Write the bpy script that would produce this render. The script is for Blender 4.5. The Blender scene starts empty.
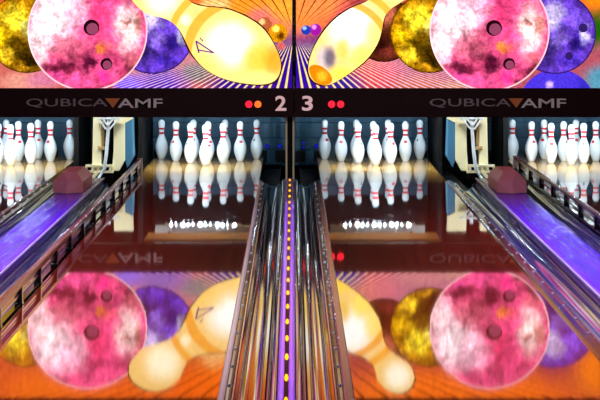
import bpy, bmesh, math, random
from mathutils import Vector, Matrix
random.seed(4)
sc = bpy.context.scene
COL = sc.collection
PI = math.pi

# ------------------------------------------------------------------ view
CAMX, CAMH, F = 0.026, 1.5, 2030.0          # camera offset, height, focal length in pixels of a 600-wide frame
VPX, VPY = 293.0, 3.0
def at(px, py, Y):
    """world point on the plane at depth Y"""
    s = F / Y
    return (CAMX + (px - VPX) / s, Y, CAMH - (py - VPY) / s)

cam_d = bpy.data.cameras.new('camera')
cam = bpy.data.objects.new('camera', cam_d); COL.objects.link(cam)
cam.location = (CAMX, 0, CAMH); cam.rotation_euler = (PI/2, 0, 0)
cam_d.sensor_width = 36; cam_d.lens = 36*F/600
cam_d.shift_x = (300-VPX)/600; cam_d.shift_y = -(200-VPY)/600
cam_d.clip_end = 200
sc.camera = cam
sc.view_settings.view_transform = 'Standard'; sc.view_settings.look = 'None'
sc.view_settings.exposure = 0.0; sc.view_settings.gamma = 1.0
sc.view_settings.use_curve_mapping = False
try:
    sc.cycles.use_denoising = True
    sc.cycles.max_bounces = 8
    sc.cycles.sample_clamp_indirect = 8
except Exception: pass

# ------------------------------------------------------------------ helpers
class MB:
    def __init__(s): s.v=[]; s.f=[]; s.m=[]; s.sm=[]
    def add(s, vs, fs, mat=0, smooth=False):
        o=len(s.v); s.v += [tuple(p) for p in vs]
        for f in fs: s.f.append(tuple(i+o for i in f)); s.m.append(mat); s.sm.append(smooth)
    def box(s, x0,x1,y0,y1,z0,z1, mat=0):
        vs=[(x,y,z) for x in (x0,x1) for y in (y0,y1) for z in (z0,z1)]
        s.add(vs,[(0,1,3,2),(4,6,7,5),(0,4,5,1),(2,3,7,6),(0,2,6,4),(1,5,7,3)],mat)
    def bar(s, a, b, w, h, mat=0, up=(0,0,1)):
        a=Vector(a); b=Vector(b); d=(b-a).normalized(); up=Vector(up)
        if abs(d.dot(up))>.98: up=Vector((0,1,0))
        r=d.cross(up).normalized(); u=r.cross(d)
        vs=[]
        for p in (a,b):
            for i,j in ((-1,-1),(1,-1),(1,1),(-1,1)): vs.append(p+r*i*w/2+u*j*h/2)
        s.add(vs,[(3,2,1,0),(4,5,6,7),(0,1,5,4),(1,2,6,5),(2,3,7,6),(3,0,4,7)],mat)
    def tube(s, pts, r, n=10, mat=0):
        pts=[Vector(p) for p in pts]; rings=[]
        for i,p in enumerate(pts):
            d=(pts[min(i+1,len(pts)-1)]-pts[max(i-1,0)]).normalized()
            up=Vector((0,0,1)) if abs(d.z)<.9 else Vector((0,1,0))
            a=d.cross(up).normalized(); b=a.cross(d)
            rr = r[i] if isinstance(r,(list,tuple)) else r
            rings.append([p+a*math.cos(2*PI*k/n)*rr+b*math.sin(2*PI*k/n)*rr for k in range(n)])
        vs=[v for R in rings for v in R]; fs=[]
        for i in range(len(pts)-1):
            for k in range(n): fs.append((i*n+k,i*n+(k+1)%n,(i+1)*n+(k+1)%n,(i+1)*n+k))
        s.add(vs,fs,mat,True)
        s.add(rings[0],[tuple(range(n-1,-1,-1))],mat); s.add(rings[-1],[tuple(range(n))],mat)
    def lathe(s, prof, n=40, mat=0):
        vs=[(r*math.cos(2*PI*k/n),r*math.sin(2*PI*k/n),z) for r,z in prof for k in range(n)]
        fs=[(i*n+k,i*n+(k+1)%n,(i+1)*n+(k+1)%n,(i+1)*n+k) for i in range(len(prof)-1) for k in range(n)]
        s.add(vs,fs,mat,True)
    def extrude_y(s, prof, ys, mat=0, smooth=False, closed=False, caps=False):
        """profile of (x,z) swept along y"""
        n=len(prof); vs=[(x,y,z) for y in ys for x,z in prof]; fs=[]
        m = n if closed else n-1
        for j in range(len(ys)-1):
            for i in range(m):
                k=(i+1)%n; fs.append((j*n+i,j*n+k,(j+1)*n+k,(j+1)*n+i))
        s.add(vs,fs,mat,smooth)
        if caps:
            s.add([(x,ys[0],z) for x,z in prof],[tuple(range(n))],mat)
            s.add([(x,ys[-1],z) for x,z in prof],[tuple(range(n-1,-1,-1))],mat)
    def build(s, name, mats, parent=None, loc=None, bevel=0, recalc=True):
        me=bpy.data.meshes.new(name); me.from_pydata(s.v,[],s.f)
        if not isinstance(mats,(list,tuple)): mats=[mats]
        for m in mats: me.materials.append(m)
        for p,mi,sm in zip(me.polygons,s.m,s.sm): p.material_index=mi; p.use_smooth=sm
        me.update()
        if recalc:
            bm=bmesh.new(); bm.from_mesh(me); bmesh.ops.recalc_face_normals(bm,faces=bm.faces); bm.to_mesh(me); bm.free()
        o=bpy.data.objects.new(name,me); COL.objects.link(o)
        if parent: o.parent=parent
        if loc: o.location=loc
        if bevel:
            b=o.modifiers.new('bevel','BEVEL'); b.width=bevel; b.segments=2; b.limit_method='ANGLE'
        return o

def tag(o, label, cat, group=None, kind=None):
    o['label']=label; o['category']=cat
    if group: o['group']=group
    if kind: o['kind']=kind
    return o
def thing(name, label, cat, loc=(0,0,0), group=None):
    o=bpy.data.objects.new(name,None); COL.objects.link(o); o.location=loc; o.empty_display_size=.1
    return tag(o,label,cat,group)
def struct(o): o['kind']='structure'; return o
def shift(mb, loc):
    mb.v=[(x-loc[0],y-loc[1],z-loc[2]) for x,y,z in mb.v]; return mb

def srgb(r,g,b):
    f=lambda c: c/12.92 if c<=.04045 else ((c+.055)/1.055)**2.4
    return (f(r/255),f(g/255),f(b/255),1)

class NT:
    """small wrapper for building node trees"""
    def __init__(s, name):
        s.mat=bpy.data.materials.new(name); s.mat.use_nodes=True
        s.t=s.mat.node_tree; s.t.nodes.clear()
        s.out=s.n('ShaderNodeOutputMaterial')
    def n(s,t,**k):
        x=s.t.nodes.new(t)
        for a,b in k.items(): setattr(x,a,b)
        return x
    def l(s,a,b): s.t.links.new(a,b)
    def val(s,sock,v):
        if hasattr(v,'is_output'): s.l(v,sock)
        else: sock.default_value=v
    def math(s,op,a,b=0.0,c=None):
        x=s.n('ShaderNodeMath',operation=op); s.val(x.inputs[0],a); s.val(x.inputs[1],b)
        if c is not None: s.val(x.inputs[2],c)
        return x.outputs[0]
    def vmath(s,op,a,b=None):
        x=s.n('ShaderNodeVectorMath',operation=op)
        if isinstance(a,tuple): a=a[:3]
        s.val(x.inputs[0],a)
        if b is not None: s.val(x.inputs[1],b)
        return x.outputs[0] if op not in('LENGTH','DISTANCE','DOT_PRODUCT') else x.outputs['Value']
    def mix(s,f,a,b):
        x=s.n('ShaderNodeMix',data_type='RGBA'); s.val(x.inputs[0],f); s.val(x.inputs[6],a); s.val(x.inputs[7],b); return x.outputs[2]
    def step(s,v,a,b,o0=0.0,o1=1.0):
        x=s.n('ShaderNodeMapRange',interpolation_type='SMOOTHSTEP'); s.val(x.inputs[0],v)
        x.inputs[1].default_value=a; x.inputs[2].default_value=b; x.inputs[3].default_value=o0; x.inputs[4].default_value=o1
        return x.outputs[0]
    def coord(s): return s.n('ShaderNodeTexCoord').outputs['Object']
    def noise(s,vec,scale,detail=4,rough=.55,col=False,dist=0.0):
        x=s.n('ShaderNodeTexNoise'); s.val(x.inputs['Vector'],vec); x.inputs['Scale'].default_value=scale
        x.inputs['Detail'].default_value=detail; x.inputs['Roughness'].default_value=rough; x.inputs['Distortion'].default_value=dist
        return x.outputs['Color' if col else 'Fac']
    def principled(s,col,rough=.5,metal=0,coat=0,bump=None,bumps=.1,bumpd=.01,spec=.5,ior=1.5,coat_rough=.03,coat_ior=1.5):
        p=s.n('ShaderNodeBsdfPrincipled'); s.val(p.inputs['Base Color'],col); s.val(p.inputs['Roughness'],rough)
        p.inputs['Metallic'].default_value=metal; p.inputs['Coat Weight'].default_value=coat; p.inputs['Coat Roughness'].default_value=coat_rough
        p.inputs['Specular IOR Level'].default_value=spec; p.inputs['IOR'].default_value=ior; p.inputs['Coat IOR'].default_value=coat_ior
        if bump is not None:
            b=s.n('ShaderNodeBump'); b.inputs['Strength'].default_value=bumps; b.inputs['Distance'].default_value=bumpd
            s.l(bump,b.inputs['Height']); s.l(b.outputs[0],p.inputs['Normal'])
            if coat: s.l(b.outputs[0],p.inputs['Coat Normal'])
        s.l(p.outputs[0],s.out.inputs[0]); return s.mat
    def emit(s,col,k):
        e=s.n('ShaderNodeEmission'); s.val(e.inputs[0],col); s.val(e.inputs[1],k); s.l(e.outputs[0],s.out.inputs[0]); return s.mat

def plain(name,c,rough=.5,metal=0,coat=0,vary=.12,scale=8,spec=.5):
    n=NT(name); p=n.coord(); f=n.noise(p,scale)
    a=tuple(x*(1-vary) for x in c[:3])+(1,); b=tuple(min(1,x*(1+vary)) for x in c[:3])+(1,)
    return n.principled(n.mix(f,a,b),rough,metal,coat,spec=spec)
def lamp(name,c,k): n=NT(name); return n.emit(c,k)

# ------------------------------------------------------------------ materials
def wood_mat(name, dark, light, rough, bw=.0269, grain=.6, spec=.5, coat=.0, ior=1.5):
    n=NT(name); p=n.coord()
    sx=n.n('ShaderNodeSeparateXYZ'); n.l(p,sx.inputs[0])
    u=n.math('DIVIDE',sx.outputs[0],bw); board=n.math('FLOOR',u)
    # every board has its own joints along its length
    wn=n.n('ShaderNodeTexWhiteNoise',noise_dimensions='1D'); n.l(board,wn.inputs['W'])
    yoff=n.math('MULTIPLY_ADD',wn.outputs[0],7.0,sx.outputs[1])
    seg=n.math('FLOOR',n.math('DIVIDE',yoff,2.4))
    cmb=n.n('ShaderNodeCombineXYZ'); n.l(board,cmb.inputs[0]); n.l(seg,cmb.inputs[1])
    w2=n.n('ShaderNodeTexWhiteNoise',noise_dimensions='2D'); n.l(cmb.outputs[0],w2.inputs['Vector'])
    mp=n.n('ShaderNodeMapping'); mp.inputs['Scale'].default_value=(60,1.2,1); n.l(p,mp.inputs[0])
    g=n.noise(mp.outputs[0],1.0,6,.6)
    fac=n.math('MULTIPLY_ADD',w2.outputs[0],1-grain,n.math('MULTIPLY',g,grain))
    gap=n.step(n.math('ABSOLUTE',n.math('SUBTRACT',n.math('FRACT',u),.5)),.46,.5,1,.55)
    c=n.mix(fac,dark,light); c2=n.vmath('MULTIPLY',c,gap)
    wav=n.n('ShaderNodeMapping'); wav.inputs['Scale'].default_value=(14,1.1,1); n.l(p,wav.inputs[0])
    h=n.noise(wav.outputs[0],1.0,2,.5)
    return n.principled(c2,rough,coat=coat,coat_rough=rough,coat_ior=1.8,bump=h,bumps=.05,bumpd=.004,spec=spec,ior=ior)
M={}
M['lane']=wood_mat('lane_wood',srgb(122,38,13),srgb(188,82,30),.03,ior=1.75,coat=.55)
M['deck']=wood_mat('deck_wood',srgb(206,142,62),srgb(244,190,100),.06,coat=.4)
M['pinwhite']=plain('pin_plastic',(.80,.86,.90,1),.22,vary=.03,spec=.5)
M['red']=plain('band_red',srgb(214,28,40),.3,vary=.06)
M['inkblack']=plain('mark_black',srgb(26,26,34),.4)
M['black']=plain('black_gloss',(.006,.006,.008,1),.12,vary=.3,spec=.6)
M['blackmatte']=plain('black_matte',(.008,.007,.007,1),.6,vary=.3,spec=.08)
M['bezel']=plain('bezel_dark',srgb(42,4,10),.4,vary=.2,spec=.12)
M['grey_letter']=plain('letter_grey',srgb(150,132,138),.5,vary=.04)
def gutter_mat(name,BASE,BUMP=.02):
    n=NT(name); p=n.coord()
    mp=n.n('ShaderNodeMapping'); mp.inputs['Scale'].default_value=(5,1.3,5); n.l(p,mp.inputs[0])
    h=n.noise(mp.outputs[0],1.0,3,.5)
    return n.principled(BASE,.06,spec=.9,bump=h,bumps=BUMP,bumpd=.01)
M['gutter']=gutter_mat('gutter_plastic',(.008,.009,.012,1))
M['guttersheen']=gutter_mat('gutter_sheen_plastic',srgb(74,90,98),.10)  # black gutter greyed so its base colour carries the pale reflections
def purple_mat():
    n=NT('capping_purple'); p=n.coord()
    mp=n.n('ShaderNodeMapping'); mp.inputs['Scale'].default_value=(26,.9,7); n.l(p,mp.inputs[0])
    h=n.noise(mp.outputs[0],1.0,3,.55)
    c=n.mix(h,srgb(58,22,184),srgb(122,36,200))
    return n.principled(c,.2,bump=h,bumps=.5,bumpd=.015,spec=.2)
M['purple']=purple_mat()
M['violet_strip']=plain('capping_violet',srgb(176,96,248),.2,vary=.08)
M['railbrown']=plain('rail_brown',srgb(150,92,92),.22,metal=.75,vary=.15)
M['railsilver']=plain('rail_silver',srgb(200,178,186),.2,metal=.8,vary=.12)
M['railglare']=plain('rail_glare',srgb(244,230,226),.25,vary=.05)  # bright reflection on the brown rail put into a white base colour
M['raildark']=plain('rail_dark',srgb(70,44,46),.15,metal=.7,vary=.2)
M['cream']=plain('cream_paint',srgb(250,238,192),.45,vary=.06)
M['creamtan']=plain('tan_paint',srgb(196,160,104),.5,vary=.08)
M['bluegrey']=plain('blue_paint',srgb(62,116,150),.45,vary=.1)
M['white']=plain('white_enamel',srgb(226,232,236),.3,vary=.04)
M['pink']=plain('hood_pink',srgb(240,146,150),.38,vary=.08)
M['tanboard']=plain('lamp_board_tan',srgb(252,196,122),.5,vary=.08)
M['navy']=plain('navy_board',srgb(20,34,52),.5,vary=.2)
def curtain_mat():
    n=NT('pit_curtain'); p=n.coord()
    mp=n.n('ShaderNodeMapping'); mp.inputs['Scale'].default_value=(18,1,2.2); n.l(p,mp.inputs[0])
    f=n.noise(mp.outputs[0],1.0,4)
    return n.principled(n.mix(f,srgb(16,48,68),srgb(34,86,112)),.6,bump=f,bumps=.4,bumpd=.02)
M['curtain']=curtain_mat()
M['tube']=lamp('tube_glow',(.66,.86,1,1),205)
M['led_yellow']=lamp('led_yellow',srgb(255,176,20),2.2)
M['led_red']=lamp('led_red',srgb(255,30,52),2.0)
M['led_orange']=lamp('led_orange',srgb(255,110,40),1.5)
M['led_blue']=lamp('led_blue',srgb(20,34,190),.6)
M['letter_orange']=plain('letter_orange',srgb(240,130,50),.5,vary=.03)
M['number_boost']=lamp('number_glow_boost',srgb(232,186,190),.75)  # emission added to lift the numbers, in place of stronger light on them
M['letter_lit']=plain('letter_white',srgb(255,240,244),.5,vary=.0)

# ------------------------------------------------------------------ measures
LANES=[(-3.104,-2.05),(-1.314,-.26),(.26,1.314),(2.064,3.118)]     # left to right, under the masks
Y0, YMASK, YDECK, YHEAD, YEND = 6.2, 17.2, 16.95, 18.71, 19.85
short=['the far left lane','the left middle lane','the right middle lane','the far right lane']
lane_word=['the lane at the far left edge','the lane under the number 2','the lane under the number 3','the lane at the far right edge']

# setting
b=MB(); b.box(-4.6,4.6,2,24,-.32,-.26); struct(b.build('floor',M['blackmatte']))
b=MB(); b.box(-4.6,4.6,21.0,21.1,-.26,3.3); struct(b.build('wall_back',M['blackmatte']))
b=MB(); b.box(-4.6,4.6,YMASK+.12,YMASK+.2,1.86,3.3); struct(b.build('wall_upper',M['blackmatte']))
b=MB(); b.box(-4.6,4.6,2,21.1,3.3,3.4); struct(b.build('ceiling',M['blackmatte']))

# ------------------------------------------------------------------ lanes
for i,(x0,x1) in enumerate(LANES):
    c=(x0+x1)/2
    loc=(c,Y0,0)
    t=thing('bowling_lane',['polished dark wood lane at the far left, cut by the frame','polished dark wood lane under the number 2','polished dark wood lane under the number 3','polished dark wood lane at the far right, cut by the frame'][i],'bowling lane',(c,Y0,-.26),'polished bowling lanes')
    l=(c,Y0,-.26)
    b=MB(); b.box(x0,x1,Y0,YDECK,-.05,0); shift(b,l).build('lane_boards',M['lane'],t)
    b=MB(); b.box(x0,x1,YDECK+.001,YEND,-.05,0); o=shift(b,l).build('pin_deck',M['deck'],t); o['label']='golden tan pin deck boards'
    b=MB(); b.box(x0+.02,x1-.02,Y0,YEND,-.26,-.05); shift(b,l).build('lane_base',M['blackmatte'],t)

# ------------------------------------------------------------------ gutters
def gutter(xa, xb, label, pit=None, y0=Y0, y1=17.05, mat='gutter', walls=True, dep=.027):
    """round channel between xa and xb"""
    w=xb-xa; c=(xa+xb)/2; r=w/2-.012
    t=thing('gutter',label,'gutter',(c,y0,-.26),'black gutters beside the lanes'); l=(c,y0,-.26)
    ys=[y0,9.0,9.001,12.3,12.301,y1]; ends=[(y0,9.02,0),(9.0,12.32,.003),(12.3,y1,.006)]
    b=MB()
    for (ya,yb,d) in ends:
        pr=[(xa,-.012-d)]+[(c-r*math.cos(a),-.014-d-dep*math.sin(a)) for a in [PI*k/24 for k in range(25)]]+[(xb,-.012-d)]
        pr2=[(x,z-.006) for x,z in pr][::-1]
        b.extrude_y(pr[1:-1],[ya,yb],0,True); b.extrude_y([pr[-2]]+pr[-1:]+pr2[:1]+pr2[1:]+[pr[0],pr[1]],[ya,yb],0,False,caps=False)
    shift(b,l).build('channel',M[mat],t)
    # end of the channel: the square pit gutter
    pa,pb=pit or (xa,xb)
    b=MB(); b.box(pa+.004,pb-.004,y1+.01,YEND,-.13,-.12)
    if walls: b.box(pa+.004,pa+.01,y1+.01,YEND,-.12,-.03); b.box(pb-.01,pb-.004,y1+.01,YEND,-.12,-.03)
    shift(b,l).build('pit_channel',M['blackmatte'],t)
    b=MB(); pts=[(c-(r+.002)*math.cos(a),y1,-.018-dep*math.sin(a)) for a in [PI*k/16 for k in range(17)]]
    b.tube(pts,.005,8); o=shift(b,l).build('channel_lip',M['bluegrey'],t); o['label']='pale blue rim at the end of the channel'
CAPW=.037
gutter(-.2,-CAPW-.046,pit=(-.26,-CAPW-.046),label='black gutter left of the narrow capping with yellow lights')
gutter(CAPW+.046,.186,pit=(CAPW+.046,.26),label='black gutter right of the narrow capping with yellow lights')
gutter(-1.549,-1.362,label='black gutter along the left side of the lane under the number 2',mat='guttersheen',walls=False,dep=.055)
gutter(1.39,1.549,label='black gutter along the right side of the lane under the number 3',mat='guttersheen',walls=False,dep=.055)
gutter(-1.975,-1.815,label='black gutter of the far left lane, left of the wide purple capping',mat='guttersheen',walls=False,dep=.055)
gutter(1.829,2.014,label='black gutter of the far right lane, right of the wide purple capping',mat='guttersheen',walls=False,dep=.055)

# ------------------------------------------------------------------ cappings
def cap_profile(x0,x1,z,drop,r):
    pr=[(x0,-drop)]
    for k in range(7):
        a=PI-PI/2*k/6; pr.append((x0+r+r*math.cos(a),z-r+r*math.sin(a)))
    for k in range(1,6): pr.append((x0+r+(x1-x0-2*r)*k/6,z))
    for k in range(7):
        a=PI/2-PI/2*k/6; pr.append((x1-r+r*math.cos(a),z-r+r*math.sin(a)))
    pr.append((x1,-drop)); return pr
for sgn,x0,x1,lab in ((-1,-1.815,-1.549,'wide glossy purple capping left of the lane under the number 2'),(1,1.549,1.829,'wide glossy purple capping right of the lane under the number 3')):
    c=(x0+x1)/2; t=thing('ball_return_capping',lab,'capping',(c,Y0,-.26),'wide purple cappings'); l=(c,Y0,-.26)
    b=MB(); b.extrude_y(cap_profile(x0+.003,x1-.003,.042,.26,.03),[Y0+ (16.9-Y0)*k/12 for k in range(13)],0,True,closed=True,caps=True)
    shift(b,l).build('cover',M['purple'],t)
    e = x1 if sgn<0 else x0
    b=MB(); b.extrude_y([(e-.006,.036),(e+.006,.036),(e+.006,.046),(e-.006,.046)],[Y0,16.9],0,False,closed=True,caps=True)
    o=shift(b,l).build('edge_trim',M['white'],t); o['label']='thin pale edge trim'
# narrow centre capping with lights
t=thing('divider_capping','narrow violet capping with a row of yellow lights down the middle','capping',(0,Y0,-.26)); l=(0,Y0,-.26)
b=MB(); b.extrude_y(cap_profile(-CAPW+.002,CAPW-.002,.035,.26,.02),[Y0,12,17.0],0,True,closed=True,caps=True)
shift(b,l).build('cover',M['violet_strip'],t)
b=MB(); b.box(-.009,.009,Y0,16.9,.0345,.0365); o=shift(b,l).build('light_channel',M['bezel'],t); o['label']='dark red channel that holds the lights'
k=0; y=7.0
dot=None
while y<16.8:
    b=MB(); n=14
    R=[((.008*math.cos(2*PI*j/n)),.075*math.sin(2*PI*j/n)) for j in range(n)]
    if dot is None:
        vs=[(x,yy,0) for x,yy in R]+[(x*.8,yy*.8,.004) for x,yy in R]
        b.add(vs,[(j,(j+1)%n,(j+1)%n+n,j+n) for j in range(n)],0,True); b.add(vs[n:],[tuple(range(n))],0)
        dot=b.build('light_dot',M['led_yellow'],t,(0,y-Y0,.26+.0365)); dot['label']='glowing yellow dot'
    else:
        o=dot.copy(); COL.objects.link(o); o.parent=t; o.location=(0,y-Y0,.26+.0365)
    y+=.465
# glossy rounded side rolls between gutter and centre capping belong to the capping
for s in (-1,1):
    b=MB()
    pr=[]
    for k in range(9):
        a=PI/2*k/8
        pr.append((s*(CAPW+.001+.042*math.sin(a)), .028-.05*(1-math.cos(a))))
    pr+= [(s*(CAPW+.043),-.06),(s*(CAPW+.001),-.06)]
    b.extrude_y(pr,[Y0,17.0],0,True,closed=True,caps=True)
    o=shift(b,l).build('side_roll',M['gutter'],t); o['label']='glossy black rounded side'

# ------------------------------------------------------------------ bumpers
def raised_bumper(x, y0, y1, first_post, label, side):
    t=thing('bumper_rail',label,'bumper rail',(x,y0,0),'raised bumper rails'); l=(x,y0,0)
    b=MB()
    pr=[(x-.016,.088),(x-.016,.108),(x-.010,.115),(x+.010,.115),(x+.016,.108),(x+.016,.088)]
    b.extrude_y(pr,[y0,y1],0,False,closed=True,caps=True); shift(b,l).build('top_rail',M['railbrown'],t)
    b=MB(); b.bar((x,y0,.048),(x,y1,.048),.010,.014); b.bar((x,y0,.068),(x,y1,.068),.006,.008)
    o=shift(b,l).build('lower_rail',M['railsilver'],t); o['label']='thin silver lower rails'
    b=MB(); b.box(x-.014,x+.014,y0,y1,-.012,.012); o=shift(b,l).build('base_rail',M['black'],t); o['label']='black base rail'
    y=first_post
    while y<y1-.05:
        b=MB(); b.box(x-.019,x+.019,y-.02,y+.02,.010,.092); b.box(x-.022,x+.022,y-.03,y+.03,.0,.016)
        shift(b,l).build('post',M['black'],t,bevel=.003); y+=.75
    b=MB(); b.box(x-.02,x+.02,y1-.03,y1+.01,-.01,.118); o=shift(b,l).build('end_post',M['railsilver'],t,bevel=.004); o['label']='silver end post'
raised_bumper(-1.338,Y0,18.1,6.35,'raised brown bumper rail on black posts along the left of the lane under 2',-1)
raised_bumper(2.04,Y0,18.4,6.7,'raised brown bumper rail on black posts beside the far right lane',-1)
def low_bumper(x, s, label, mat, y1=17.0, w=.040):
    """folded-down rail: s=+1 when the lane lies on the +x side"""
    t=thing('folded_bumper',label,'bumper rail',(x,Y0,-.06),'folded bumper rails'); l=(x,Y0,-.06)
    X=lambda d: x-s*d
    b=MB(); pr=[(X(.001),-.012),(X(.001),.010),(X(.006),.015),(X(w-.008),.015),(X(w),.009),(X(w),-.012)]
    b.extrude_y(pr,[Y0,y1],0,False,closed=True,caps=True); shift(b,l).build('top_rail',mat,t)
    b=MB(); pr=[(X(w+.002),-.05),(X(w+.002),.002),(X(w+.014),.004),(X(w+.028),-.012),(X(w+.031),-.045)]
    b.extrude_y(pr,[Y0,y1],0,False,closed=True,caps=True); o=shift(b,l).build('folded_arm',M['black'],t); o['label']='glossy black folded arm'
    b=MB(); b.bar((X(w+.029),Y0,-.008),(X(w+.029),y1,-.008),.006,.008); o=shift(b,l).build('lower_rail',M['railsilver'],t); o['label']='thin silver lower rail'
    y=7.1
    proto=None
    while y<y1-.2:
        if proto is None:
            b=MB(); pts=[(0,0,-.002),(0,0,.004)]; b.tube(pts,.006,10)
            proto=b.build('bolt',M['white'],t,(X(w+.010)-x,y-Y0,.065)); proto['label']='pale bolt head'
        else:
            o=proto.copy(); COL.objects.link(o); o.parent=t; o.location=(X(w+.010)-x,y-Y0,.065)
        y+=.42
low_bumper(-.26,-1,'folded pale bumper along the right edge of the lane under the number 2',M['railglare'],w=.026)
low_bumper(.26,1,'folded brown bumper along the left edge of the lane under the number 3',M['railbrown'])
low_bumper(1.314,-1,'folded dark bumper along the right edge of the lane under the number 3',M['raildark'])
low_bumper(-2.05,-1,'folded dark bumper along the right edge of the far left lane',M['railbrown'])

# ------------------------------------------------------------------ ball return hoods
def hood(c, s, label):
    """faceted cover at the far end of the wide capping"""
    y0=15.55; z0=.043
    t=thing('ball_return_hood',label,'ball return hood',(c,y0,z0),'pink faceted hoods')
    w=.115
    pts=[(-w,.02,0),(0,-.06,0),(w,.02,0),          # front foot
         (-w,.03,.085),(0.0,-.01,.10),(w,.03,.085), # shoulder
         (-.055,.12,.155),(.055,.12,.155),          # crown front
         (-w,.75,0),(w,.75,0),(-w,.75,.085),(w,.75,.085),(-.055,.70,.150),(.055,.70,.150)]
    fs=[(0,1,4,3),(1,2,5,4),(3,4,6),(4,5,7),(4,7,6),(0,3,10,8),(2,9,11,5),(3,6,12,10),(5,11,13,7),(6,7,13,12),(8,10,12,13,11,9),(0,8,9,2,1)]
    b=MB(); b.add([(x*-s,y,z) for x,y,z in pts],fs); b.build('shell',M['pink'],t,bevel=.006)
    b=MB(); b.box(-.02,.02,-.035,.0,.0,.02); o=b.build('front_notch',M['blackmatte'],t); o['label']='small dark notch at the foot of the shell'
hood(-1.70,-1,'pink faceted hood at the far end of the left purple capping')
hood(1.705,1,'pink faceted hood at the far end of the right purple capping')

# ------------------------------------------------------------------ pinsetter frames
def frame(s, label):
    Y=18.5
    P=lambda px,py,dy=0: ((lambda p:(s*(p[0]-.0) if s>0 else p[0],p[1]+dy,p[2]))(at(px,py,Y)))
    def Q(px,py,dy=0):
        x,y,z=at(px,py,Y); x = x if s<0 else -x
        return (x,y+dy,z)
    loc=Q(110,165); loc=(loc[0],Y,-.26)
    t=thing('pinsetter_frame',label,'pinsetter frame',loc,'cream pinsetter frames')
    def poly(pts, dy0, dy1, name, mat, lab=None, bevel=.005):
        b=MB(); n=len(pts); vs=[Q(x,y,dy0) for x,y in pts]+[Q(x,y,dy1) for x,y in pts]
        b.add(vs,[tuple(range(n)),tuple(range(2*n-1,n-1,-1))]+[(j,(j+1)%n,(j+1)%n+n,j+n) for j in range(n)])
        o=shift(b,loc).build(name,mat,t,bevel=bevel)
        if lab: o['label']=lab
        return o
    poly([(93.5,104),(100,104),(101,150),(101.5,172),(92,172),(92.5,150)],0,.14,'column',M['cream'])
    poly([(114,104),(125,104),(125,160),(119,171),(112,171),(113.5,150)],0,.14,'column',M['cream'])
    poly([(125,122),(132,119),(133,157),(127,168),(125,160)],.012,.25,'side_plate',M['bluegrey'],'blue grey side plate')
    poly([(124,104),(133,104),(132.5,119),(125,123)],.0,.1,'top_arm',M['cream'])
    poly([(99,120),(103.5,123),(103.5,146),(99.5,146)],.03,.12,'inner_web',M['creamtan'],'tan inner web')
    poly([(98,146),(104.5,147),(104.5,150),(98,149)],-.03,.10,'bracket_step',M['creamtan'])
    # perforated crossbar
    b=MB()
    for a,c in (((86,165.5),(113,165.5)),((80,171.5),(114,171.5))): b.bar(Q(*a,-.03),Q(*c,-.03),.05,.022)
    for x in (87,93.5,99.5,105,111): b.bar(Q(x,165,-.03),Q(x-.8,172,-.03),.02,.05)
    shift(b,loc).build('crossbar',M['cream'],t,bevel=.003)
    # splayed feet
    for pts in ([(97,171),(101,171),(97,176),(93,179.5),(85,179.5),(91,176)],[(80,171),(84,171),(86,179.5),(82,179.5)]):
        poly(pts,-.06,.03,'foot',M['cream'])
    b=MB(); b.tube([Q(109.5,112,-.05),Q(108.6,130,-.05),Q(107,152,-.05),Q(105,168,-.05),Q(99,178,-.05)],.016,12)
    o=shift(b,loc).build('rod',M['white'],t); o['label']='white push rod'
    b=MB()
    for a,c in (((99,118),(107,129)),((120,117),(110,129)),((103,117),(108,125)),((115,117),(109,125)),((98,118),(121,118))): b.bar(Q(*a,-.07),Q(*c,-.07),.03,.016)
    o=shift(b,loc).build('fork_bracket',M['white'],t,bevel=.003); o['label']='white forked bracket'
    poly([(100,172),(113,172),(113,179.5),(100,179.5)],.02,.12,'base_leg',M['blackmatte'],'black lower leg')
frame(-1,'cream pinsetter frame behind the left pink hood')
frame(1,'cream pinsetter frame behind the right pink hood')

# ------------------------------------------------------------------ division boards
def board(x0,x1,y0,y1,label,trim_sides):
    c=(x0+x1)/2; t=thing('division_board',label,'division board',(c,y0,-.26),'dark division boards'); l=(c,y0,-.26)
    b=MB(); b.box(x0,x1,y0,y1,-.26 if abs(c)<.1 else -.1195,.9); shift(b,l).build('panel',M['blackmatte'],t)
    for s in trim_sides:
        x=x0 if s<0 else x1
        b=MB(); b.box(x-.008,x+.008,y0-.02,y0+.03,-.03,.88); o=shift(b,l).build('edge_trim',M['cream'],t); o['label']='pale vertical edge trim'
board(-.030,.030,17.34,YEND+.25,'black division board with pale edges between the two middle lanes',(-1,1))
board(-1.42,-1.375,18.95,YEND+.25,'dark board between the left cream frame and the rack under the number 2',())
board(1.375,1.42,18.95,YEND+.25,'dark board between the right cream frame and the rack under the number 3',())
board(-2.02,-1.975,18.95,YEND+.25,'dark board between the far left rack and the left cream frame',())
board(1.99,2.035,18.95,YEND+.25,'dark board between the right cream frame and the far right rack',())

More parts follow.
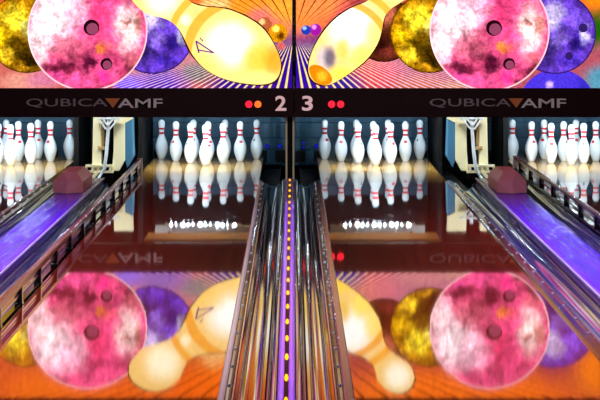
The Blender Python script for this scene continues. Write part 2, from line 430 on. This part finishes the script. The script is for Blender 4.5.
# ------------------------------------------------------------------ pit curtains
for i,(x0,x1) in enumerate(LANES):
    xa,xb=x0-.16,x1+.16
    if i in(1,2): xa,xb=(x0-.05,x1+.22) if i==1 else (x0-.22,x1+.05)
    t=thing('pit_curtain','dark blue padded curtain behind the pins on '+short[i],'curtain',((xa+xb)/2,YEND+.3,-.1),'dark pit curtains'); l=((xa+xb)/2,YEND+.3,-.1)
    Yc=YEND+.3
    zs=[-.1,.03,.035,.14,.145,.30,.305,.5,.72]
    b=MB()
    nx=24
    def off(z,k): return -.012 if z in zs[1:-1] else 0
    prof=[]
    for a,c in zip((-.1,.045,.165,.315),(.04,.16,.31,.40)):
        prof+= [(Yc+.012,a),(Yc,a+.012),(Yc,c-.012),(Yc+.012,c)]
    vs=[(xa+(xb-xa)*k/nx, y+.006*math.sin(k*1.7), z) for y,z in prof for k in range(nx+1)]
    fs=[(j*(nx+1)+k,j*(nx+1)+k+1,(j+1)*(nx+1)+k+1,(j+1)*(nx+1)+k) for j in range(len(prof)-1) for k in range(nx)]
    b.add(vs,fs,0,False); o=shift(b,l).build('cloth',M['curtain'],t)
    so=o.modifiers.new('solid','SOLIDIFY'); so.thickness=.02; so.offset=1
    b=MB(); b.box(xa,xb,Yc-.01,Yc+.03,.402,.78); o=shift(b,l).build('reflection_darkener',M['blackmatte'],t); o['label']='unseen black panel added above the cloth to darken the lane reflection'  # hidden panel added so the lane reflects black above the cloth
    b=MB(); b.box(xa+.01,xb-.01,Yc-.02,Yc+.0,-.08,.035); o=shift(b,l).build('bottom_cushion',M['blackmatte'],t); o['label']='black bottom cushion'
# small blue lights in the pit
for px,py,lab in ((267,146,'small blue light in the pit, left one right of the rack under the number 2'),(279.5,146,'small blue light beside the division board, under the number 2'),
               (303.5,143,'small blue light beside the division board, upper of two under the number 3'),(303.5,147.5,'small blue light beside the division board, lower of two under the number 3'),
               (316.5,146,'small blue light in the pit, left of the rack under the number 3')):
    Y=YEND+.27; p=at(px,py,Y); b=MB()
    t=thing('pit_light',lab,'light',p,'small blue pit lights'); b2=MB(); 
    n=16; r=.022 if py in(146,145) else .014
    b2=MB(); b2.tube([(0,.014,0),(0,-.006,0)],r*1.25,n); b2.build('housing',M['navy'],t)
    b2=MB(); b2.tube([(0,-.0065,0),(0,-.011,0),(0,-.014,0)],[r,r*.85,r*.4],n); b2.build('lens',M['led_blue'],t)

# ------------------------------------------------------------------ pin lights (behind the masks, seen in the lane's gloss)
for i,(x0,x1) in enumerate(LANES):
    c=(x0+x1)/2; l=(c,18.0,.9)
    t=thing('pin_light','lamp box behind the mask, lighting the pins on '+short[i],'lamp',l,'lamp boxes behind the masks')
    b=MB(); b.box(x0+.06,x1-.02,17.45,17.98,.535,.555); o=shift(b,l).build('underboard',M['tanboard'],t); o['label']='tan board under the lamp'
    b=MB(); b.box(x0+.10,x1-.10,18.27,18.32,.505,.68); shift(b,l).build('housing',M['white'],t)
    b=MB(); b.tube([(c-.33,18.36,.525),(c+.33,18.36,.525)],.022,14); o=shift(b,l).build('tube',M['tube'],t); o['label']='glowing white tube'
    b=MB()
    for k in range(13): b.box(c-.31+.62*k/12-.008-.012*((k*7)%3),c-.31+.62*k/12+.010,18.325,18.342,.497,.56)
    b.box(c-.34,c+.336,18.325,18.342,.494,.498); o=shift(b,l).build('streak_fins',M['white'],t)  # unseen fins added to break the tube's reflection into streaks
    for s in (-1,1):
        b=MB(); b.box(c+s*.33-.012,c+s*.33+.012,18.315,18.39,.495,.555); shift(b,l).build('tube_socket',M['white'],t)
    for s in (-1,1):
        b=MB(); b.box(c+s*.3-.01,c+s*.3+.01,18.285,18.305,.68,.9); shift(b,l).build('hanger',M['blackmatte'],t)
        b=MB(); b.box(c+s*.3-.01,c+s*.3+.01,17.5,18.275,.555,.575); shift(b,l).build('board_bracket',M['blackmatte'],t)

# ------------------------------------------------------------------ bowling pins
IN=.0254
PROF=[(0,.0),(1.00,0),(1.06,.1),(1.414,.75),(1.70,1.5),(1.953,2.25),(2.14,2.85),(2.255,3.375),(2.35,4.0),(2.383,4.5),(2.36,5.1),(2.282,5.875),(2.09,6.6),(1.852,7.25),(1.54,7.95),(1.236,8.625),(.983,9.375),(.899,10),(.935,10.875),(1.047,11.75),(1.203,12.625),(1.262,13.2),(1.273,13.5),(1.25,13.85),(1.14,14.25),(.93,14.6),(.62,14.86),(.3,14.97),(0,15)]
PR=[(r*IN,z*IN) for r,z in PROF]
def pr_at(z):
    for (r0,z0),(r1,z1) in zip(PR,PR[1:]):
        if z0<=z<=z1 and z1>z0: return r0+(r1-r0)*(z-z0)/(z1-z0)
    return .03
mb=MB(); mb.lathe(PR,40); body_proto=mb.build('body',M['pinwhite']); 
ss=body_proto.modifiers.new('s','SUBSURF'); ss.levels=1; ss.render_levels=1
def band(z0,z1):
    b=MB(); zs=[z0+(z1-z0)*k/4 for k in range(5)]
    pr=[(pr_at(z0)-.001,z0)]+[(pr_at(z)+.0009,z) for z in zs]+[(pr_at(z1)-.001,z1)]
    b.lathe(pr,40); o=b.build('neck_band',M['red']); o['label']='red ring around the neck'; return o
bandA=band(.242,.261); bandB=band(.285,.304)
def onpin(u,z,off=.0011):
    r=pr_at(z)+off; a=u/pr_at(z)-PI/2; return (r*math.cos(a),r*math.sin(a),z)
def crown():
    b=MB(); w=.017; z0=.176; n=12
    tops=[.028,.016,.024,.014,.032,.016,.034,.016,.032,.014,.024,.016,.028]
    vs=[]
    for k in range(n+1):
        u=-w+2*w*k/n
        vs+=[onpin(u*.85,z0),onpin(u*.92,z0+.010),onpin(u,z0+tops[k])]
    fs=[]
    for k in range(n):
        for j in (0,1): fs.append((k*3+j,(k+1)*3+j,(k+1)*3+j+1,k*3+j+1))
    b.add(vs,fs); o=b.build('emblem',M['red']); o['label']='red crown shaped mark'; return o
def star():
    b=MB(); zc=.186; pts=[onpin(0,zc,.0014)]
    for k in range(10):
        r=.013 if k%2==0 else .006; a=PI/2+PI*k/5
        pts.append(onpin(r*math.cos(a),zc+r*math.sin(a)))
    b.add(pts,[(0,1+k,1+(k+1)%10) for k in range(10)]); o=b.build('emblem',M['inkblack']); o['label']='black star shaped mark'; return o
protos=dict(body=body_proto,a=bandA,b=bandB,red=crown(),black=star())
used=set()
def take(key,parent):
    p=protos[key]
    if key in used: o=p.copy(); COL.objects.link(o)
    else: o=p; used.add(key)
    o.parent=parent; return o
# row, offset in half-pitches, order number, emblem (kind, apparent shift -1..1)
rowpos={1:(0,0),2:(1,-1),3:(1,1),4:(2,-2),5:(2,0),6:(2,2),7:(3,-3),8:(3,-1),9:(3,1),10:(3,3)}
where={1:'foremost bowling pin of the rack on ',2:'left bowling pin of the second row from the front on ',3:'right bowling pin of the second row from the front on ',
 4:'left bowling pin of the third row from the front on ',5:'middle bowling pin of the third row from the front on ',6:'right bowling pin of the third row from the front on ',
 7:'leftmost bowling pin of the back row on ',8:'second bowling pin from the left in the back row on ',9:'third bowling pin from the left in the back row on ',10:'rightmost bowling pin of the back row on '}
EM=[{6:('red',-.5),1:('black',-.75),2:('black',.4),10:None,3:None,9:('red',.2),5:('red',.3)},
    {4:('red',-.6),2:('black',-.75),1:('red',.7),3:('black',-.8),6:('red',.15),10:('black',-.5),7:None,8:('red',0),9:('black',.2),5:('red',.5)},
    {7:('red',.5),4:('red',0),2:('black',.7),1:None,3:('red',.55),6:('red',0),10:('black',-.5),8:None,9:('red',0),5:('black',0)},
    {4:('red',.5),8:('red',-.3),2:('red',.1),5:('black',.6),3:('black',0),6:('red',-.6),7:None,1:None,9:('red',.2)}]
VIS=[(1,2,3,5,6,8,9,10),range(1,11),range(1,11),(1,2,3,4,5,6,7,8,9)]
for i,(x0,x1) in enumerate(LANES):
    c=(x0+x1)/2+(.008 if i==1 else 0)
    for p in VIS[i]:
        row,off=rowpos[p]; x=c+off*.1524; y=YHEAD+row*.264
        t=thing('bowling_pin',where[p]+short[i],'bowling pin',(x,y,0),'white bowling pins on '+short[i])
        take('body',t); take('a',t); take('b',t)
        e=EM[i].get(p)
        if e:
            o=take(e[0],t); o.rotation_euler=(0,0,math.asin(e[1])+math.atan2(-(x-CAMX),y)*1.0)

# ------------------------------------------------------------------ masks with artwork
SM=F/YMASK
GLOW=1.3
ART=(0,0,0)          # where the picture panel's own origin stands
def mp(px,py): x,y,z=at(px,py,YMASK); return (x,z)
def field(name, base, spots, amp=.07, nscale=9, k=1.5, fine=.25, fscale=40, edge=None, extra=None, mott=0.0, mscale=8):
    """printed colours on a backlit panel: spots=(px,py,r_px,colour,strength[,yscale])"""
    n=NT(name); p=n.vmath('ADD',n.coord(),ART)
    nz=n.noise(p,nscale,5,.6,col=True)
    d=n.vmath('MULTIPLY',n.vmath('SUBTRACT',nz,(.5,.5,.5)),(amp*2,0,amp*2))
    q=n.vmath('ADD',p,d)
    col=base
    for s in spots:
        px,py,r,c,st=s[:5]; ys=s[5] if len(s)>5 else 1.0
        x,z=mp(px,py)
        v=n.vmath('MULTIPLY',n.vmath('SUBTRACT',q,(x,0,z)),(1,0,1/ys))
        L=n.vmath('LENGTH',v)
        col=n.mix(n.step(L,r/SM*.25,r/SM,st,0.0),col,c)
    if extra: col=extra(n,p,col)
    if mott:
        f=n.noise(p,mscale,4,.6,dist=.6); col=n.vmath('MULTIPLY',col,n.step(f,.32,.68,1-mott,1+mott*.5))
    if fine:
        f=n.noise(p,fscale,5,.65)
        col=n.vmath('MULTIPLY',col,n.step(f,.3,.7,1-fine,1+fine))
    if edge:   # printed dark rim of the ball picture
        cx,cy,r,c=edge; x,z=mp(cx,cy)
        L=n.vmath('LENGTH',n.vmath('MULTIPLY',n.vmath('SUBTRACT',p,(x,0,z)),(1,0,1)))
        col=n.mix(n.step(L,(r-2.2)/SM,(r-.6)/SM,0,.75),col,c)
    g=n.n('ShaderNodeGamma'); n.val(g.inputs[0],col); g.inputs[1].default_value=1.3
    return n.emit(g.outputs[0],k*GLOW)
W=srgb(255,250,244)
def pinkball(name,cx,cy):
    D=lambda dx,dy,r,c,s=1,ys=1:(cx+dx,cy+dy,r,c,s,ys)
    H=[D(-36,-14,34,srgb(255,232,238),1,1.2),D(-14,-24,26,srgb(255,205,225),.8),D(-50,14,18,srgb(255,222,226),.9,1.6),D(20,-26,30,srgb(236,96,150),.9),
       D(40,-2,20,srgb(255,226,222),.95,1.7),D(50,-6,7,srgb(200,130,116),.8,2.2),D(38,-8,6,srgb(170,90,80),.8),D(46,30,16,srgb(196,110,120),.8),
       D(10,-14,14,srgb(222,76,128),.8,2),D(-20,16,30,srgb(206,116,136),.75,.7),D(14,15,8,srgb(255,160,80),1),D(20,18,10,srgb(240,120,110),.6),
       D(2,32,12,srgb(84,18,52),.95),D(-26,37,30,srgb(110,34,62),.9,.32),D(-10,26,16,srgb(150,60,90),.7,.6),D(44,42,18,srgb(110,40,62),.8,.6),D(32,52,14,srgb(80,26,50),.8,.5),
       D(-8,50,18,srgb(246,108,170),.9,.5),D(16,46,10,srgb(240,70,150),.9),D(-30,46,14,srgb(240,100,170),.8,.6),D(26,4,14,srgb(240,90,150),.6)]
    return field(name,srgb(228,98,146),H,.10,10,1.42,.25,34,(cx,cy,60,srgb(250,215,215)),mott=.42,mscale=7)
def goldball(name,cx,cy):
    D=lambda dx,dy,r,c,s=1,ys=1:(cx+dx,cy+dy,r,c,s,ys)
    return field(name,srgb(190,140,20),[D(-12,-14,20,srgb(255,232,70),1),D(-26,4,16,srgb(236,196,30),1),D(-10,16,24,srgb(96,74,10),.9),D(4,26,20,srgb(60,44,8),.9),
        D(-22,22,12,srgb(250,212,60),.9),D(2,-6,12,srgb(255,246,140),.9),D(6,2,16,srgb(120,100,40),.7),D(-6,34,14,srgb(210,160,40),.7,.4),D(18,10,20,srgb(130,96,16),.7)],.08,14,1.3,.4,44,(cx,cy,40,srgb(40,26,6)),mott=.55,mscale=10)
def purpball(name,cx,cy):
    D=lambda dx,dy,r,c,s=1,ys=1:(cx+dx,cy+dy,r,c,s,ys)
    return field(name,srgb(120,80,200),[D(-4,-18,20,srgb(230,215,255),.9),D(20,-14,16,srgb(150,110,240),.9),D(-22,-12,14,srgb(220,200,250),.8),D(-10,18,20,srgb(66,48,110),.9),
        D(22,10,14,srgb(60,36,140),.9),D(4,6,12,srgb(170,140,235),.8),D(30,2,9,srgb(220,210,250),.8,1.6),D(-24,14,14,srgb(130,128,100),.8,1.6),D(14,28,18,srgb(90,60,190),.8,.5)],.08,12,1.1,.3,40,(cx,cy,41,srgb(40,20,70)),mott=.45,mscale=9)
def backdrop(name, side):
    def extra(n,p,col):
        x,z=mp(294,33)
        s=n.n('ShaderNodeSeparateXYZ'); n.l(p,s.inputs[0])
        dx=n.math('SUBTRACT',s.outputs[0],x); dz=n.math('SUBTRACT',s.outputs[2],z)
        up=n.step(dz,-.02,.02)
        az=n.math('MAXIMUM',n.math('ABSOLUTE',dz),.01)
        u=n.math('DIVIDE',dx,az)
        fr=n.math('ABSOLUTE',n.math('SUBTRACT',n.math('FRACT',n.math('DIVIDE',u,.33)),.5))
        dark=n.math('MULTIPLY',n.step(fr,.40,.46),n.step(az,.03,.10))
        fr2=n.math('ABSOLUTE',n.math('SUBTRACT',n.math('FRACT',n.math('DIVIDE',u,.15)),.5))
        lite=n.math('MULTIPLY',n.math('MULTIPLY',n.step(fr2,.28,.42),n.step(az,.04,.16)),n.step(n.math('ABSOLUTE',dx),1.2,2.0,.85,.25))
        ceilc=n.mix(n.math('MULTIPLY',dark,.85),col,srgb(70,20,16))
        linec=n.mix(n.step(n.math('ABSOLUTE',dx),.1,1.0),srgb(255,230,130),srgb(232,196,226))
        flo=n.mix(lite,col,linec)
        return n.mix(up,flo,ceilc)
    if side<0:
        sp=[(292,10,60,srgb(255,170,70),1),(235,-5,60,srgb(250,160,60),1),(215,5,20,srgb(255,214,150),.9),(262,22,22,srgb(250,130,140),.8),(60,-40,120,srgb(255,140,40),1,.5),(-60,-10,90,srgb(240,120,30),1),(200,-36,160,srgb(255,130,30),.9,.3),
            (285,70,60,srgb(70,24,150),1,1.0),(235,84,40,srgb(70,30,140),1,.5),(195,72,26,srgb(84,110,90),.9,.6),(160,84,40,srgb(96,50,170),1,.6),(128,84,22,srgb(120,90,220),1,.7),(25,82,40,srgb(214,150,130),1,.4),(45,80,26,srgb(200,120,150),.9,.5),(-50,80,60,srgb(190,110,90),1,.7)]
        base=srgb(190,100,80)
    else:
        sp=[(300,12,40,srgb(250,150,80),1),(325,0,34,srgb(252,150,90),1),(345,20,22,srgb(240,110,110),.8),(420,-40,150,srgb(255,140,50),1,.35),(500,-42,150,srgb(255,140,40),1,.3),(600,-10,40,srgb(250,150,30),1,1),
            (305,70,50,srgb(64,26,160),1,1),(345,84,34,srgb(70,50,150),1,.5),(378,72,34,srgb(214,90,96),.9,.8),(420,84,40,srgb(196,120,90),.9,.4),(455,86,24,srgb(200,150,110),.8,.3),(596,30,18,srgb(50,110,20),1,1.5),(600,80,26,srgb(70,150,170),1,.8),(640,10,50,srgb(60,140,40),1)]
        base=srgb(170,80,90)
    return field(name,base,sp,.05,8,1.25,.15,30,None,extra)
def pin_mat(name, ax0, ax1, bands, spots, mark=None):
    """printed picture of a cream pin; axis runs ax0 (head) to ax1 (foot)"""
    x0,z0=mp(*ax0); x1,z1=mp(*ax1); L=math.hypot(x1-x0,z1-z0); ux,uz=(x1-x0)/L,(z1-z0)/L
    def extra(n,p,col):
        s=n.n('ShaderNodeSeparateXYZ'); n.l(p,s.inputs[0])
        dx=n.math('SUBTRACT',s.outputs[0],x0); dz=n.math('SUBTRACT',s.outputs[2],z0)
        t=n.math('ADD',n.math('MULTIPLY',dx,ux),n.math('MULTIPLY',dz,uz))
        w=n.math('SUBTRACT',n.math('MULTIPLY',dx,uz),n.math('MULTIPLY',dz,ux))
        t2=n.math('ADD',t,n.math('MULTIPLY',n.math('MULTIPLY',w,w),-1.2))
        for (a,b,c) in bands:
            m=n.math('MULTIPLY',n.step(t2,a/SM-.008,a/SM+.008),n.step(t2,b/SM-.008,b/SM+.008,1,0))
            col=n.mix(n.math('MULTIPLY',m,.9),col,c)
        return col
    return field(name,srgb(240,208,138),spots,.02,6,1.4,.05,20,None,extra)

def disc(b,cx,cy,r,lay,mat,n=72,zmin=None):
    vs=[]
    top=mp(0,-37.5)[1]; bot=mp(0,90)[1]
    for k in range(n):
        a=2*PI*k/n; x,z=mp(cx+r*math.cos(a),cy+r*math.sin(a)); vs.append((x,YMASK-.0016*lay,min(top,max(bot,z))))
    b.add(vs,[tuple(range(n))],mat)
def outline(b,pts,lay,mat,sm=3):
    P=[Vector((x,y)) for x,y in pts]
    for _ in range(sm):          # corner cutting to a smooth outline
        Q=[]
        for i in range(len(P)):
            a,c=P[i],P[(i+1)%len(P)]; Q+= [a*.75+c*.25,a*.25+c*.75]
        P=Q
    vs=[]
    top=mp(0,-37.5)[1]; bot=mp(0,90)[1]
    for q in P:
        x,z=mp(q.x,q.y); vs.append((x,YMASK-.0016*lay,min(top,max(bot,z))))
    b.add(vs,[tuple(range(len(vs)))],mat)
def rim(b,pts_fn,*a): pass

dk=lamp('art_line_dark',srgb(60,26,16),.6)
HOLE=field('art_hole',srgb(168,92,124),[],0,5,.9,.1,60)
HOLEHI=field('art_hole_edge',srgb(62,18,40),[],0,5,.8,.1,60)
def text(body,px0,px1,py0,py1,mat,name,parent,loc,bold=.012,yoff=-.046):
    """lettering fitted between two columns and two rows of the sign"""
    cu=bpy.data.curves.new(name,'FONT'); cu.body=body; cu.size=1; cu.extrude=.01; cu.offset=bold; cu.resolution_u=4
    o=bpy.data.objects.new(name,cu); COL.objects.link(o)
    bpy.context.view_layer.update()
    dg=bpy.context.evaluated_depsgraph_get(); me=bpy.data.meshes.new_from_object(o.evaluated_get(dg))
    bpy.data.objects.remove(o)
    xs=[v.co.x for v in me.vertices]; ys=[v.co.y for v in me.vertices]
    ax,az=mp(px0,py1); bx,bz=mp(px1,py0)
    for v in me.vertices:
        x=ax+(v.co.x-min(xs))/(max(xs)-min(xs))*(bx-ax); z=az+(v.co.y-min(ys))/(max(ys)-min(ys))*(bz-az)
        v.co=(x-loc[0],YMASK+yoff-v.co.z*.2-loc[1],z-loc[2])
    me.materials.clear(); me.materials.append(mat)
    ob=bpy.data.objects.new(name,me); COL.objects.link(ob); ob.parent=parent; return ob

def mask(side):
    xa,xb=(-106,292.6) if side<0 else (295.6,700)
    X0,ZT=mp(xa,-37.5); X1,ZB=mp(xb,90)
    loc=((X0+X1)/2,YMASK,.52)
    t=thing('masking_unit','lit picture panel with pink ball and cream pin over the '+('lane numbered 2' if side<0 else 'lane numbered 3'),'sign',loc,'lit picture panels over the lanes')
    global ART; ART=loc
    b=MB(); mats=[backdrop('art_backdrop',side)]
    b.add([(X0,YMASK,ZB),(X1,YMASK,ZB),(X1,YMASK,ZT),(X0,YMASK,ZT)],[(0,1,2,3)],0)
    def mat(m): mats.append(m); return len(mats)-1
    if side<0:
        disc(b,278,33,9.5,1,mat(field('art_small_gold',srgb(210,150,20),[(276,29,5,srgb(255,240,130),1),(281,36,6,srgb(90,50,10),.9)],.02,30,1.3,.4,90)))
        disc(b,264,25,8,1,mat(field('art_small_bronze',srgb(190,110,70),[(262,22,5,srgb(255,210,150),1)],.02,30,1.1,.3,90)))
        disc(b,281,46,4,1,mat(field('art_small_rose',srgb(220,120,120),[],.02,30,1.0,.3,90)))
        disc(b,27,33,40,1,mat(goldball('art_gold_ball',27,33)))
        disc(b,153,33,41,1,mat(purpball('art_violet_ball',153,33)))
        disc(b,-75,25,48,1,mat(purpball('art_far_violet_ball',-75,25)))
        disc(b,87.5,31,60,2,mat(pinkball('art_pink_ball',87.5,31)))
        for (hx,hy,r) in ((91.5,27.5,8),(106.5,64,6),(128,23,6.5)):
            if hx==128: continue
            disc(b,hx,hy,r,3,mat(HOLEHI),40); disc(b,hx+r*.12,hy+r*.16,r*.74,4,mat(HOLE),40)
        hp=[(128,-6),(136,6),(148,15),(160,17),(171,21),(180,30),(186,42),(192,55),(205,70),(225,80),(250,84.5),(268,84.5),(278,79),(282,65),(277,49),(265,29),(248,17),(226,8),(206,7),(193,4),(185,-3),(181,-16),(172,-27),(156,-32),(140,-28),(130,-18)]
        pm=pin_mat('art_cream_pin',(155,-10),(268,76),[(29,36,srgb(240,178,70)),(49,59,srgb(236,172,66))],
            [(230,44,34,W,1,.9),(162,-2,26,srgb(255,244,214),1),(258,58,22,srgb(244,196,70),.8),(205,62,26,srgb(246,208,120),.6,.7),(275,60,16,srgb(224,160,30),.8,1.3),(255,78,26,srgb(250,226,140),.9,.4),(186,20,8,srgb(255,246,214),.8)])
        outline(b,[(x+(1.2 if x>200 else -1.2),y+(1.2 if y>40 else -1.0)) for x,y in hp],3,mat(dk)); outline(b,hp,4,mat(pm))
        ink=mat(lamp('art_ink_violet',srgb(110,60,150),1.0))
        for (p,q,w) in (((196,41),(199,53),1.6),((196,41),(214,53),1.4),((198.6,50),(213,52.6),1.3),((200,38),(203,41),1.2)):
            d=Vector((q[0]-p[0],q[1]-p[1])).normalized(); nn=Vector((-d.y,d.x))*w/2
            vs=[(*mp(px+sx*nn.x,py+sx*nn.y),0) for (px,py,sx) in ((p[0],p[1],1),(q[0],q[1],1),(q[0],q[1],-1),(p[0],p[1],-1))]
            b.add([(x,YMASK-.0016*5,z) for x,z,_ in vs],[(0,1,2,3)],ink)
    else:
        disc(b,306,30,4.8,1,mat(field('art_small_blue',srgb(50,80,180),[(304.5,28,3,srgb(170,200,250),1)],.01,30,1.1,.2,90)))
        disc(b,315.5,29.5,5.8,1,mat(field('art_small_magenta',srgb(170,40,170),[(314,27,3.5,srgb(255,170,250),1)],.01,30,1.1,.2,90)))
        disc(b,384,30,32,1,mat(field('art_bronze_ball',srgb(110,56,36),[(386,14,18,srgb(214,130,100),.9),(378,44,16,srgb(60,24,18),.9),(372,30,10,srgb(170,90,60),.8),(388,52,14,srgb(150,70,60),.8,.5)],.06,16,1.0,.4,50,(384,30,32,srgb(40,16,10)))))
        disc(b,557,108,39,1,mat(field('art_blue_ball_reflection',srgb(96,72,214),[(550,83,6,srgb(220,190,250),.9),(590,84,20,srgb(70,60,190),.8)],.05,12,1.1,.2,40)))
        disc(b,430,33,40,2,mat(goldball('art_gold_ball_b',430,33)))
        disc(b,555,33,41,2,mat(purpball('art_violet_ball_b',555,33)))
        disc(b,655,30,46,1,mat(goldball('art_far_gold_ball',655,30)))
        disc(b,489.5,31,60,3,mat(pinkball('art_pink_ball_b',489.5,31)))
        for (hx,hy,r) in ((494,28,8),(509,64,6)):
            disc(b,hx,hy,r,4,mat(HOLEHI),40); disc(b,hx+r*.12,hy+r*.16,r*.74,5,mat(HOLE),40)
        for (hx,hy,r) in ((583,28,4.5),(569,56,4)):
            disc(b,hx,hy,r,4,mat(lamp('art_hole_violet',srgb(60,36,120),.8)),32)
        hp=[(308,66),(311,53),(321,34),(335,18),(352,7),(367,2),(374,-6),(377,-20),(386,-31),(400,-34),(412,-28),(416,-15),(410,-4),(400,3),(390,9),(384,17),(382,30),(378,44),(367,60),(349,74),(334,83),(326,86),(315,83),(309,76)]
        pm=pin_mat('art_cream_pin_b',(398,-15),(319,76),[(22,29,srgb(240,178,70)),(36,43,srgb(236,172,66))],
            [(352,28,34,W,1,1.0),(326,58,15,srgb(200,186,196),.9,1.2),(330,58,9,srgb(110,96,110),.85,1.8),(343,48,10,srgb(228,190,60),.7,1.6),(364,56,20,srgb(252,226,120),.9),(374,34,14,srgb(250,226,130),.8,1.5),(340,74,18,srgb(250,214,90),.8,.6),(398,-16,20,srgb(255,248,226),1)])
        outline(b,[(x+(1.2 if x>360 else -1.2),y+(1.2 if y>50 else -1.0)) for x,y in hp],3,mat(dk)); outline(b,hp,4,mat(pm))
        outline(b,[(308,68),(313,64),(322,66),(330,73),(333,80),(329,85),(320,85),(312,80)],5,mat(field('art_pin_foot',srgb(214,140,20),[(322,76,8,srgb(250,190,60),.9)],.01,20,1.3,.15,60)))
    b.v=[(x-loc[0],y-loc[1],z-loc[2]) for x,y,z in b.v]
    art=b.build('artwork',mats,t,recalc=False); art['label']='glowing picture of bowling balls and a pin'
    # carcass behind the picture
    b=MB(); b.box(X0,X1,YMASK+.004,YMASK+.11,mp(0,117)[1]+.01,ZT+.02); shift(b,loc).build('case',M['blackmatte'],t)
    # lower fascia
    zb,zt=mp(0,117)[1],mp(0,88)[1]
    e=mp(294.1,0)[0]
    xs=(X0,e-.0015) if side<0 else (e+.0015,X1)
    b=MB(); b.box(xs[0],xs[1],YMASK-.045,YMASK+.0,zb,zt); fz=shift(b,loc).build('fascia',M['bezel'],t,bevel=.004); fz['label']='dark red fascia under the picture'
    ox=0 if side<0 else 402.3
    def sub(o,lab=None):
        o.parent=fz
        if lab: o['label']=lab
        return o
    sub(text('QUBICA',27+ox,108+ox,98.3,107.5,M['grey_letter'],'lettering',fz,loc,.006),'grey letters')
    sub(text('AMF',118+ox,163+ox,98.3,107.5,M['letter_lit'],'lettering',fz,loc,.012),'pale letters')
    b=MB(); tri=[mp(x+ox,y) for x,y in ((105.5,98),(120.5,98),(113.5,107.5))]
    b.add([(x,YMASK-.0465,z) for x,z in tri]+[(x,YMASK-.044,z) for x,z in tri],[(0,1,2),(5,4,3),(0,3,4,1),(1,4,5,2),(2,5,3,0)])
    o=shift(b,loc).build('emblem',M['letter_orange']); sub(o,'orange triangle')
    if side<0: sub(text('2',275.3,286.3,95.5,110.5,M['number_boost'],'lane_number',fz,loc,.022),'pale number 2')
    else: sub(text('3',302,312.8,95.5,110.5,M['number_boost'],'lane_number',fz,loc,.022),'pale number 3')
    for (px,m,lb) in (((249,M['led_red'],'red signal light'),(258,M['led_orange'],'orange signal light')) if side<0 else ((331.5,M['led_red'],'red signal light'),(340.5,M['led_red'],'red signal light'))):
        x,z=mp(px,104); b=MB(); b.tube([(x,YMASK-.044,z),(x,YMASK-.050,z),(x,YMASK-.053,z)],[.030,.028,.012],20)
        o=shift(b,loc).build('signal_light',m); sub(o,lb)
    b=MB(); b.box(X0,X1,YMASK-.03,YMASK+.11,ZT,ZT+.035); shift(b,loc).build('top_frame',M['bezel'],t)
    xe=X1 if side<0 else X0
    b=MB(); b.box(xe-.004,xe+.004,YMASK-.02,YMASK+.1,zt,ZT); shift(b,loc).build('side_frame',M['blackmatte'],t)
mask(-1); mask(1)

# ------------------------------------------------------------------ light
w=bpy.data.worlds.new('world'); sc.world=w; w.use_nodes=True
bg=w.node_tree.nodes['Background']; bg.inputs[0].default_value=(.28,.22,.42,1); bg.inputs[1].default_value=.10
def area(name,loc,size,size_y,col,power,rot=(0,0,0),spread=math.pi):
    d=bpy.data.lights.new(name,'AREA'); d.shape='RECTANGLE'; d.size=size; d.size_y=size_y; d.color=col; d.energy=power; d.spread=spread
    o=bpy.data.objects.new(name,d); COL.objects.link(o); o.location=loc; o.rotation_euler=rot; return o
for x in (-1.7,1.7):
    area('violet_fill',(x,11.0,3.2),.15,7,(.35,.16,1),80,spread=math.radians(52))  # unseen violet lights added to colour the wide purple cappings
area('violet_fill',(0,11.0,3.2),.15,8,(.6,.3,1),9,spread=math.radians(10))  # narrow unseen violet light added to lift the centre capping
for x in (-1.72,1.72):
    area('frame_fill',(x,17.9,.98),.5,.15,(.9,.97,1),9,(math.radians(30),0,0))  # unseen light added above each cream frame to brighten it
area('front_fill',(0,8,3.2),5,1.2,(1,.93,.90),200,(math.radians(68),0,0))  # unseen front light added to brighten fascia letters, pins and frames
